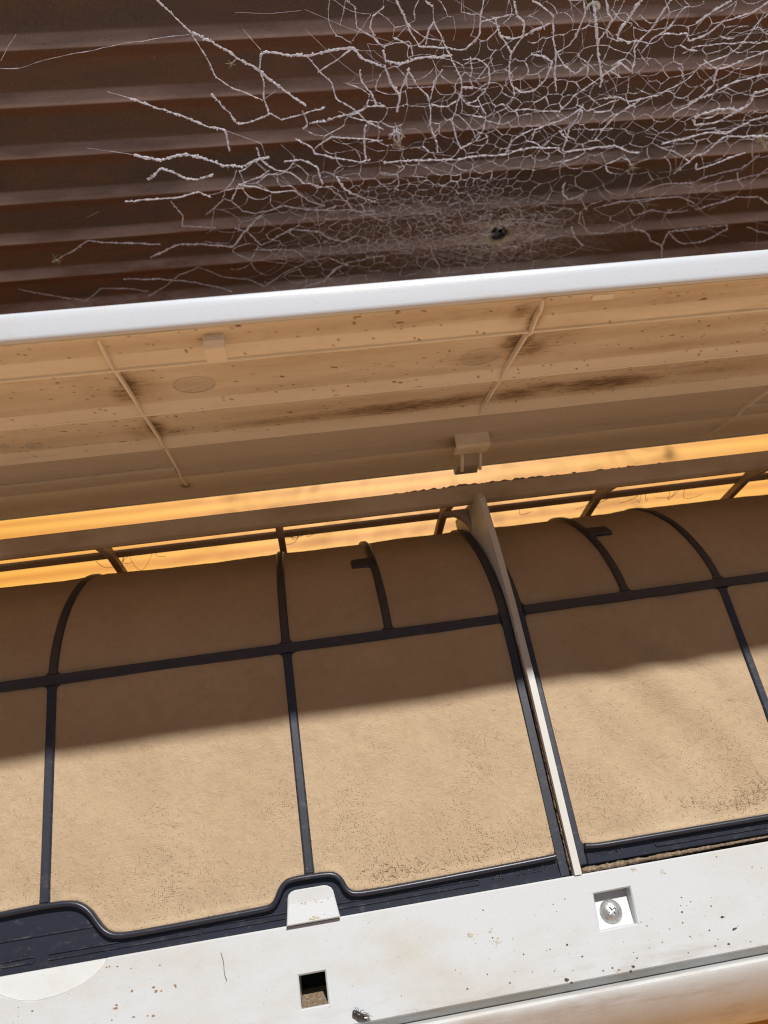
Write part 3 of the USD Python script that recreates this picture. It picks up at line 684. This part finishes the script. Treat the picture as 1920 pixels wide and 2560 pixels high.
# crumbs of dust packed in the gap under the right filter and beside the divider
def drift(x0, z0, x1, z1, r0, r1, seed):
    """a lumpy ridge of packed dust"""
    n = int(math.hypot(x1 - x0, z1 - z0) / .0005); t_ = np.linspace(0, 1, n)
    q = np.column_stack([x0 + (x1 - x0) * t_, np.full(n, .3372), z0 + (z1 - z0) * t_])
    v, f = tube(q, (r0 + (r1 - r0) * t_), 14)
    v = v.copy(); d = v - np.vstack([np.repeat(q, 14, 0), q[:1], q[-1:]])
    k = .05 + 1.6 * fb(np.column_stack([v[:, 0] * 600, v[:, 1] * 900, v[:, 2] * 900]), 4, seed)
    return v - d * (1 - k[:, None]), f
obj('packed_dust', join([drift(.0956, -.0048, .1400, -.0045, .0013, .0008, 3), drift(.1390, -.0045, .1900, -.0042, .0008, .0003, 6), drift(.0918, .0900, .0917, -.0040, .0004, .0009, 4)]), 'packed_lint', ac, smooth=True, kind='stuff')

# ------------------------------------------------------------------ dirt on the white cover
def specks(pts, look, name, flat=.18):
    ms = []
    for x, z_, r in pts:
        s = trimesh.creation.icosphere(1, 1.0); v = np.array(s.vertices) * (1 + .35 * rng.normal(0, 1, (len(s.vertices), 1)).clip(-1, 1))
        v = v * [r * rng.uniform(.8, 1.5), r * flat, r * rng.uniform(.7, 1.1)]; v[:, 1] += YF
        ms.append((v + [x, 0, z_], s.faces))
    obj(name, join(ms), look, ac, kind='stuff')
pd = []
for _ in range(95):
    x = rng.normal(.125, .045); z_ = rng.uniform(-.041, -.022)
    if not rec.buffer(.001).contains(sg.Point(x, z_)) and x < .24: pd.append((x, z_, .00010 + .00028 * rng.random() ** 3))
for _ in range(70):
    x = rng.uniform(-.13, .22); z_ = rng.uniform(-.041, -.008)
    if not hole.buffer(.001).contains(sg.Point(x, z_)) and not rec.buffer(.001).contains(sg.Point(x, z_)): pd.append((x, z_, .00008 + .0002 * rng.random() ** 2))
pd += [(.1455, -.0292, .0005), (.1462, -.0293, .0004), (.149, -.034, .0006), (.1498, -.0337, .0004), (.0795, -.0400, .0006), (.0810, -.0412, .0004), (.1045, -.0412, .0004), (.1058, -.0398, .0005), (.145, -.0385, .0004)]
specks(pd, 'dirt_dark', 'fly_speck')
specks([(-.0698, -.0115, .0003), (-.0715, -.0195, .0005), (-.0722, -.0181, .0004), (-.0695, -.0197, .0003), (-.0645, -.0187, .0004), (-.0642, -.0193, .0003), (-.0855, -.0215, .0004), (-.0858, -.0225, .0005), (-.0795, -.0262, .0004), (-.0725, -.0270, .0004), (-.089, -.0090, .0003), (-.0880, -.0089, .0003), (-.080, -.018, .0005), (.100, -.040, .0004), (.094, -.0393, .0004)], 'dirt_brown', 'rust_fleck', .25)
st = []
for cx, cz, n, r in ((.0465, -.0203, 26, .0012), (.0560, -.0236, 22, .0009), (.0545, -.0195, 10, .0006), (.1165, -.0078, 12, .0008), (.127, -.0105, 10, .0007), (-.011, -.0049, 26, .0017), (-.012, .0003, 14, .0022)):
    for _ in range(n):
        st.append((cx + rng.normal(0, r), cz + rng.normal(0, r * (.3 if cz > -.006 else .8)), rng.uniform(.0001, .0004)))
st = [(a, b, c) for a, b, c in st]
specks([(a, b, c * .75) for a, b, c in st if b < -.0062], 'stain_tan', 'resin_stain', .10)
# tan stain flecks on the catch tab lie on its face
ms = []
for a, b, c in [q for q in st if q[1] >= -.0058]:
    s = trimesh.creation.icosphere(1, 1.0); v = np.array(s.vertices) * [c * 1.2, c * .15, c * .7] + [a, .3336 + min(0, b - .0012) * .10, b]; ms.append((v, s.faces))
obj('resin_stain', join(ms), 'stain_tan', ac, kind='stuff')

# a stray hair and a dead fly on the cover
hr = thing('hair', 'single dark curved hair stuck to the white cover below the left filter', 'hair', (-.0465, YF, -.0155))
obj('strand', tube(resample(round_poly([(-.0473, YF - .0003, -.0108), (-.0464, YF - .0005, -.0141), (-.0465, YF - .0004, -.0179), (-.0457, YF - .0003, -.0203)], 3), .0004), .00009, 5), 'dirt_dark', hr, smooth=True)
fy = thing('dead_fly', 'small dead fly lying on its back on the white cover beside the square hole', 'fly', (.0010, YF, -.0385))
M = manifold3d.Manifold
def hull(a, ra, b, rb): return M.batch_hull([M.sphere(ra, 14).translate(a), M.sphere(rb, 14).translate(b)])
F0 = np.array([-.0006, YF - .0011, -.0376])
def fp_(dx, dy, dz): return list(F0 + np.array([dx, -dy, dz]))
body = M.sphere(.00095, 18).scale([.9, .9, 1.1]).translate(fp_(0, 0, 0)) + hull(fp_(.0006, 0, -.0003), .0010, fp_(.0017, .0001, -.0011), .0011) + hull(fp_(.0022, 0, -.0014), .0010, fp_(.0038, -.0002, -.0024), .0006)
for (a, b, c, d) in (((.001, .0006, -.0004), (.0016, .0016, .0010), (.0010, .0015, .0018), .0001), ((.0014, .0006, -.0007), (.0024, .0018, .0006), (.0036, .0012, .0005), .0001), ((.0017, .0006, -.0010), (.0034, .0017, -.0002), (.0052, .0008, -.0010), .0001), ((.0017, .0006, -.0014), (.0040, .0014, -.0008), (.0062, .0006, -.0020), .0001), ((.0006, .0006, -.0002), (.0008, .0017, .0012), (.0002, .0018, .0019), .0001), ((.0016, .0004, -.0018), (.0030, .0014, -.0016), (.0046, .0006, -.0012), .0001)):
    body = body + hull(fp_(*a), d * 1.5, fp_(*b), d) + hull(fp_(*b), d, fp_(*c), d * .7)
obj('body', body, 'insect_body', fy, smooth=50)
for dz, dy in ((-.0021, .0004), (-.0028, -.0002)):
    wp = [fp_(.0012 + .0044 * t, dy + .0003 * math.sin(3 * t), dz * .45 + dz * .55 * t + .0008 * math.sin(math.pi * t) * s) for t, s in [(0, 0), (.2, .6), (.45, 1), (.75, .9), (1, 0), (.75, -.6), (.45, -.7), (.2, -.4)]]
    wp = np.array(wp); wb = wp + [0, .00006, 0]; k = np.arange(1, 7)
    obj('wing', (np.vstack([wp, wb]), np.vstack([np.column_stack([0 * k, k, k + 1]), np.column_stack([8 + 0 * k, 8 + k + 1, 8 + k])])), 'insect_wing', fy)

# ------------------------------------------------------------------ the cobweb
WEB_MAIN = """-88 532 928 -75 546 927 -57 569 926 -46 593 925 -36 625 924 -16 638 922 17 654 920
-56 569 927 -37 579 926 -3 603 925 19 620 925 42 643 925 73 670 927
21 590 914 18 610 914 22 626 915 20 650 915 24 669 915 41 681 916 72 676 918 97 670 920
21 598 927 27 597 928 56 604 929 79 606 930 108 600 930 135 599 930 143 611 930 175 625 928
80 611 936 93 631 935 108 644 934 115 670 934 132 680 933 148 694 932 157 705 931 180 716 930
-44 646 923 -31 665 922 -16 688 922 8 683 921 25 674 920
-147 648 930 -116 665 930 -86 676 928 -61 690 927 -34 699 925 -34 729 925
-162 734 933 -125 742 931 -93 733 929 -69 741 928 -43 754 926 -21 757 925 2 747 925 20 744 925
4 719 913 8 738 913 26 757 914 48 765 915 64 783 916 90 793 918
58 721 929 80 738 930 83 747 930 112 756 930 146 766 930 162 763 930
84 743 936 107 726 935 149 731 933 178 735 931
151 694 913 149 715 913 153 749 913
143 620 919 144 635 919 157 652 919 167 672 919
78 696 925 112 691 926 141 685 927 156 678 928 178 681 929
-148 758 914 -126 740 913 -114 746 912 -98 758 912 -83 761 911 -60 755 911
-188 796 919 -137 796 919 -111 795 919 -84 790 920 -69 800 921
-128 808 928 -115 839 930 -120 856 929 -72 868 932
-81 832 922 -50 807 923 -41 812 923 -28 785 923 -1 775 922 18 763 922
-41 817 928 -27 835 927 -10 840 926 11 836 925 32 828 924 59 834 922 93 840 921 110 832 920
-28 789 928 -5 792 926 20 804 925 50 803 925 73 824 924 94 835 925
-320 900 922 -287 882 921 -258 863 921 -236 867 919 -157 875 915
-176 903 919 -130 882 919 -89 887 920 -49 897 921 -32 874 922 -15 853 922 0 842 923
-44 871 932 -24 881 933 -6 912 934 21 897 935 43 885 936 86 895 936 101 910 936 123 920 936 145 909 936
-18 909 923 44 914 921 68 941 921 98 933 919 121 949 918 151 941 916 188 933 914
-388 950 921 -352 966 922 -299 993 926 -267 969 927 -235 974 929 -198 988 930
-232 962 936 -172 967 935 -122 979 933 -79 995 930 -65 1004 930
-198 985 917 -164 963 916 -142 942 915 -107 926 913 -74 949 912 -31 961 911 -9 979 911 18 956 911 64 932 912
55 1003 925 90 995 927 110 969 928 130 962 929
99 809 936 120 830 936 145 861 936 173 861 935
113 782 920 124 803 919 148 817 918 169 826 917
93 843 924 135 843 922 164 855 921 186 870 920
40 755 927 63 752 926 85 765 925 93 797 925
125 532 913 135 541 914 137 565 914 154 575 915 172 593 916
172 552 930 158 562 930 156 575 930 168 596 930
70 684 934 76 705 934 69 710 934
218 537 914 227 544 913 230 562 913 242 580 913 255 604 912 272 632 912 276 648 912 272 681 912 268 695 912 278 720 912 287 739 912
183 539 921 193 555 920 202 575 920 217 595 920 229 596 920 257 600 920 275 603 920 286 593 921 291 585 921 289 560 921 290 544 921
233 570 927 227 585 926 226 598 926
171 588 914 185 586 915 204 587 917 209 607 917
175 623 929 186 649 930 199 666 930 196 689 930
175 609 936 179 624 936 197 627 936 215 621 935 261 617 933
203 622 917 216 641 916 233 661 915 239 678 915 239 702 915 251 724 915 255 746 915
249 627 920 240 642 920 238 668 920
242 680 925 263 684 926 275 678 927
205 621 915 200 636 914 195 651 914
288 621 932 292 634 932 291 653 932 298 663 932 316 667 932 320 654 932 315 635 932 296 622 932 278 624 932
282 663 933 298 663 932
309 654 912 299 668 913 284 673 914
303 672 920 318 693 920 318 715 920 314 733 920 290 746 920
310 570 928 320 591 928 332 604 929 340 616 929 341 638 929 349 661 929 368 673 930 384 671 931 397 656 932 401 634 933 386 624 932 369 621 931
289 567 919 304 564 920 313 565 921 330 562 921
331 552 932 339 571 932 349 578 931 352 596 931 341 618 932
321 593 931 338 598 930 351 595 929 383 579 927
346 540 911 366 551 910 377 560 910 384 589 910 392 604 910 396 628 910 405 658 910
348 655 921 354 669 921 345 683 920 357 693 921 376 691 921 404 697 922 425 699 923
401 618 931 419 641 932 438 652 933 450 638 934 454 628 934
416 550 922 423 566 922 421 580 922 414 604 922 398 615 922
430 554 928 438 570 928 452 606 928 461 628 927 473 654 927 475 667 927
446 552 924 453 569 924 462 575 924 458 589 924 452 604 925
463 545 911 460 561 911 452 581 911 454 589 911 472 596 911
493 556 928 485 575 927 475 597 926 478 603 926 496 608 927 509 609 928
537 562 935 530 582 935 526 596 935 513 614 935 511 623 935 517 639 935 518 655 935 496 640 934 487 652 934 503 660 934
549 561 917 537 590 919 523 601 920 514 620 921
532 597 924 569 598 922 577 609 922 598 599 921 613 583 921 644 575 921 662 562 921
675 581 928 665 592 927 656 621 926 641 633 925 618 640 924 609 643 924 595 665 923 578 674 923 565 683 923 540 689 924 524 692 924 502 684 925 486 687 926
696 626 921 644 644 918 631 646 917 604 631 916
723 668 933 691 674 933 667 682 933 649 695 932 624 703 931 620 712 931
643 658 934 647 682 934 639 696 935 630 706 935
719 676 912 701 681 913 703 699 913 691 710 914 675 704 915 641 712 917 630 720 918 635 731 918 665 728 916 691 710 914
748 726 921 726 732 921 697 754 922 665 748 922 631 759 924 601 766 926
772 767 927 720 761 924 697 759 924 681 781 923 663 792 923 640 820 923
741 786 918 694 801 915 670 808 914 664 797 913
780 805 933 760 829 933 708 837 931 685 847 930 632 843 927 596 854 925
812 839 932 792 845 933 738 855 934 724 859 935 713 872 935
829 885 913 806 871 914 770 870 916 750 878 917 726 887 918 707 893 919
704 886 925 684 875 926 670 870 926 616 872 929 578 875 931 550 883 932
696 898 923 665 900 924 630 893 925 606 902 926 592 886 926
592 900 910 560 922 911 535 921 911 504 894 912 501 870 912 516 857 911 530 853 911
500 912 921 510 933 921 532 956 921
613 931 930 650 952 932 661 968 932 688 983 933 688 951 933 793 948 934 799 958 934 766 982 934 733 986 934 711 975 934 688 951 933
821 939 917 848 951 916 868 957 915
686 980 930 697 1008 930
542 691 927 513 716 929 499 746 930 495 758 931
441 683 914 461 694 913 484 684 912 499 678 911
432 728 922 447 744 922 445 763 922 456 766 922 491 762 922 526 761 922 553 775 923 568 777 923
465 823 923 467 845 923 481 856 924 503 849 925
179 755 913 222 753 911 279 756 910 319 752 910 354 755 912 394 748 914 437 754 916
613 560 926 595 574 927 580 589 929
632 688 923 615 705 924 599 716 925
650 789 910 614 766 910 594 761 910
268 939 933 274 960 933 289 988 933 290 1010 933
394 740 922 394 725 922 410 719 922 432 713 922 455 697 923
453 685 916 449 709 916 443 723 915 443 738 915
497 643 934 476 658 934 447 683 933 429 706 932
362 773 933 371 747 933 396 734 934
566 616 910 579 607 910 607 606 910 683 608 913"""
WEB_THIN = """-282 598 924 -263 601 926 -228 593 928 -176 586 930 -103 576 929 -59 571 926
-219 720 935 -189 726 934 -162 732 932
-278 588 922 -261 569 922 -250 559 922
-169 630 918 -144 641 918
17 668 937 36 654 937
-247 818 917 -227 810 918
-34 699 925 11 719 922 15 741 921
4 568 925 22 593 925"""

web = thing('cobweb', 'dusty white cobweb net stretched under the rusty ceiling', 'cobweb', (.12, .36, .44))
def drape(p):
    """the sheet hangs lowest at the open front of the roof and climbs to the iron near the wall"""
    p = np.asarray(p, float)
    e = p[..., 1] / np.maximum(p[..., 2], .1)
    k = np.interp(e, [.55, .70, .85, 1.0, 1.08], [.862, .872, .895, .945, .962])
    return p * k[..., None]
def parse(t): return [drape(np.array(list(map(int, l.split())), float).reshape(-1, 3) / 2000) for l in t.strip().split('\n')]
def strand(pl, r, wob, bead, sides=5, step=.0008):
    p = resample(pl, step); n = len(p)
    for _ in range(2): p[1:-1] = p[1:-1] * .5 + (p[:-2] + p[2:]) * .25
    k = rng.uniform(0, 1000)
    s = np.arange(n)[:, None]
    p = p + wob * (np.hstack([nz(np.hstack([s * .16, 0 * s + k, 0 * s]), q)[:, None] for q in (1, 2, 3)]) - .5)
    p = p + wob * .35 * (np.hstack([nz(np.hstack([s * .6, 0 * s + k, 0 * s]), q)[:, None] for q in (6, 7, 8)]) - .5)
    b = nz(np.column_stack([np.arange(n) * .8, np.full(n, k), np.zeros(n)]), 4)
    env = .5 + .9 * nz(np.column_stack([np.arange(n) * .07, np.full(n, k), np.zeros(n)]), 5)
    env = .45 + .55 * env
    rr = r * env * (1 - bead + 2.6 * bead * b ** 2)
    return tube(p, np.maximum(rr, r * .15), sides, True)
def beads(pl, r, per):
    q = resample(pl, .0009); out = []
    for c in q[rng.random(len(q)) < per]:
        sp = ICO * (r * rng.uniform(.5, 1.5, (1, 3))) + c + rng.normal(0, r * .6, 3); out.append((sp, ICOF))
    return out
_i = trimesh.creation.icosphere(0, 1.0); ICO, ICOF = np.array(_i.vertices), np.array(_i.faces)
main = parse(WEB_MAIN); thin = parse(WEB_THIN)
ms = []
for p in main:
    r_ = rng.uniform(.00026, .00046) * (1.35 if rng.random() < .3 else 1)
    ms.append(strand(p, r_, .0010, .62)); ms += beads(p, r_ * .95, .6)
obj('thick_strand', join(ms), 'cobweb_silk', web, smooth=True, kind='stuff')
ms = [strand(p, .00013, .0005, .5, 4, .0015) for p in thin]
# the net between the thick strands: cells get smaller towards the retreat of the spider
def density(x, y):
    """0..1: how closely woven the sheet is at (x, y) of the ceiling plane"""
    d = np.exp(-(((x - .125) / .10) ** 2) - ((y - .435) / .060) ** 2)
    d = np.maximum(d, .52 * np.exp(-((x - .20) / .10) ** 2 - ((y - .36) / .07) ** 2))
    d = np.maximum(d, .36 * np.exp(-((x - .30) / .10) ** 2 - ((y - .33) / .10) ** 2))
    d = np.maximum(d, .36 * np.exp(-((x - .05) / .06) ** 2 - ((y - .42) / .05) ** 2))
    d = np.maximum(d, .22 * np.exp(-((x - .15) / .09) ** 2 - ((y - .29) / .05) ** 2))
    return d
STR = np.array([1.0, 1.25])
def sheet(xy, dz=0.0):
    xy = np.asarray(xy, float)
    z_ = .463 + dz + .010 * (nz(np.column_stack([xy[:, 0] * 14, xy[:, 1] * 20, np.zeros(len(xy))]), 21) - .5)
    return drape(np.column_stack([xy, z_]))
fine_ = []
for layer, (dz, tries, cellk, keepk) in enumerate(((0, 30000, 1.05, 1.25), (.007, 9000, 2.2, .55))):
    pts = []
    for _ in range(tries):
        x, y = rng.uniform(-.06, .50), rng.uniform(.23, .515); d = float(density(x, y))
        gap = cellk * (.0060 + .014 * (1 - min(1, d * 1.15)) ** 1.5) * rng.uniform(.45, 1.6)
        if rng.random() > d * 1.3 + .02: continue
        if not pts or np.min(np.sum((np.array(pts) - (x, y)) ** 2, 1)) > gap * gap: pts.append((x, y))
    pts = np.array(pts); ROT = .35 * layer
    RM = np.array([[math.cos(ROT), -math.sin(ROT)], [math.sin(ROT), math.cos(ROT)]])
    vor = Voronoi((pts * STR) @ RM)
    for (a, b), rv in zip(vor.ridge_points, vor.ridge_vertices):
        if -1 in rv: continue
        p, q = (vor.vertices[rv[0]] @ RM.T) / STR, (vor.vertices[rv[1]] @ RM.T) / STR
        L = np.linalg.norm(p - q); c = (p + q) / 2
        if L > .04 or L < .0004 or min(p[1], q[1]) < .225 or max(p[1], q[1]) > .512: continue
        dn = float(density(*c))
        if dn < .06 or np.linalg.norm((c - [.1925, .4660]) / [1, .8]) < .012 or rng.random() > keepk * (.62 + .5 * dn): continue
        t_ = np.linspace(0, 1, max(3, int(L / .003) + 1))[:, None]
        pl = sheet(p + (q - p) * t_, dz); pl[:, 2] -= .05 * L * np.sin(np.pi * t_[:, 0]); pl[:, :2] += (.10 * L * rng.normal() * np.sin(np.pi * t_)) * np.array([[q[1] - p[1], p[0] - q[0]]]) / L
        r_ = .00021 * rng.uniform(.35, 1.0) * (1.9 if rng.random() < .18 else .95) * (1 if layer == 0 else .7)
        fine_.append(strand(pl, r_, .0008, .6, 4, .0010))
        if r_ > .00011: fine_ += beads(pl, .00024, .42)
obj('fine_strand', join(fine_ + ms), 'cobweb_silk', web, smooth=True, kind='stuff')
th = []
for _ in range(260):
    x, y = rng.uniform(-.02, .42), rng.uniform(.25, .49)
    if rng.random() > .25 + density(x, y): continue
    a = rng.normal(.5, .5); L = rng.uniform(.015, .06)
    q = np.array([x + L * math.cos(a), y + L * math.sin(a)])
    if q[1] > .505: continue
    w3 = sheet(np.array([[x, y], (np.array([x, y]) + q) / 2, q])); w3[1, 2] -= .002
    th.append(tube(w3, .00008, 3))
obj('silk_thread', join(th), 'cobweb_silk', web, kind='stuff')
# matted silk round the retreat: a thin veil, thickest at its mouth
FC = np.array([.1925, .4660])
gx, gy = np.arange(.02, .36, .0016), np.arange(.385, .512, .0016)
X, Y = np.meshgrid(gx, gy, indexing='ij')
dd = np.sqrt(((X - FC[0]) / 1.0) ** 2 + ((Y - FC[1]) / .75) ** 2)
pull = .016 * np.exp(-(dd / .010) ** 2)
V = np.column_stack([X.ravel(), Y.ravel(), (.467 + pull + .005 * (fb(np.stack([X * 40, Y * 70, X * 0], -1), 4, 17) - .5)).ravel()])
V = V * np.interp(V[:, 1] / V[:, 2], [.55, .70, .85, 1.0, 1.08], [.862, .872, .895, .945, .962])[:, None]
veil = np.clip(1.1 * np.exp(-(dd / .024) ** 2) + .62 * np.exp(-((X - .205) / .075) ** 2 - ((Y - .472) / .026) ** 2) + .24 * np.exp(-((X - .12) / .08) ** 2 - ((Y - .45) / .04) ** 2), 0, 1)
_, vf = grid(np.zeros((*X.shape, 3)), True)
cut = dd.ravel()[vf].max(1) > .0090
mk = np.unique(vf[cut]); mv, mf_ = compact(V, vf[cut])
obj('matted_silk', (mv, mf_), 'silk_veil', web, smooth=True, attr={'veil': veil.ravel()[mk]})
# mouth of the retreat: a ragged ring facing the open side and a short tube behind it, coloured near-black as inner shade
MC = np.array([FC[0], FC[1], .467 + .004]); MC = MC * np.interp(MC[1] / MC[2], [.55, .70, .85, 1.0, 1.08], [.862, .872, .895, .945, .962])
ax = np.array([.25, .72, .50]); ax /= np.linalg.norm(ax)
e1 = np.cross(ax, [0, 0, 1.]); e1 /= np.linalg.norm(e1); e2 = np.cross(ax, e1)
rows = []
for k, (rad, d) in enumerate(((.0100, -.0005), (.0078, -.0022), (.0060, -.0016), (.0050, .0015), (.0047, .006), (.0044, .013), (.0040, .020))):
    th_ = np.linspace(0, 2 * math.pi, 41); nn = nz(np.column_stack([np.cos(th_) * 2.2, np.sin(th_) * 2.2, np.full(41, k * .5)]), 31) - .5; nn[-1] = nn[0]
    rr = rad * (1 + (.55 if k < 2 else .22) * nn)
    rows.append(MC + (rr * np.cos(th_) * 1.25)[:, None] * e1 + (rr * np.sin(th_) * .95)[:, None] * e2 + (d + .003 * nn)[:, None] * ax)
fv, ff = grid(np.array(rows)); obj('retreat_mouth', compact(fv, ff[(ff.max(1) < 41 * 4)]), 'cobweb_debris', web, smooth=True)
obj('retreat_tube', compact(fv, np.vstack([ff[ff.max(1) >= 41 * 4], [[6 * 41, 6 * 41 + k, 6 * 41 + k + 1] for k in range(1, 39)]])), 'recess_shade', web, smooth=True)
cl = []
for _ in range(70):     # layered folds of silk drifting to the right of the mouth
    a, rd = rng.uniform(0, 6.28), abs(rng.normal(.010, .010)) + .005
    x, y = FC[0] + rd * math.cos(a) * 1.6 + .012 * rng.random(), FC[1] + rd * math.sin(a) * .8
    if y > .505 or rd < .012: continue
    L = rng.uniform(.006, .02); aa = rng.normal(.15, .5); t_ = np.linspace(-.5, .5, 7)
    pl = np.column_stack([x + L * t_ * math.cos(aa), y + L * t_ * math.sin(aa) + .35 * L * (t_ ** 2) * rng.normal()])
    cl.append(strand(sheet(pl) + [0, 0, .002], rng.uniform(.0002, .0005), .001, .6, 4))
obj('silk_fold', join(cl), 'cobweb_silk', web, smooth=True, kind='stuff')
def tuft(c, n, L, look):
    q = []
    for _ in range(n):
        d = rng.normal(0, 1, 3); d /= np.linalg.norm(d); m_ = c + d * L * .4 + rng.normal(0, L * .15, 3)
        q.append(tube(np.array([c + rng.normal(0, L * .12, 3), m_, c + d * L * rng.uniform(.5, 1)]), [.0003, .0002, .0001], 4))
    obj('debris_tuft', join(q), look, web, smooth=True)
for c, n, L, lk in (((.0985, .3600, .463), 20, .007, 'cobweb_silk'), ((.0995, .3670, .463), 18, .008, 'cobweb_debris'), ((.284, .4030, .463), 16, .006, 'cobweb_debris'), ((.3810, .3880, .463), 30, .011, 'cobweb_debris'), ((-.1575, .4490, .462), 14, .006, 'cobweb_debris'), ((.0985, .458, .466), 12, .005, 'cobweb_debris'), ((.1900, .4560, .466), 10, .004, 'cobweb_silk'), ((-.0075, .3045, .463), 7, .004, 'cobweb_debris'), ((.335, .452, .466), 7, .004, 'cobweb_silk')):
    tuft(drape(np.array(c)), n, L, lk)
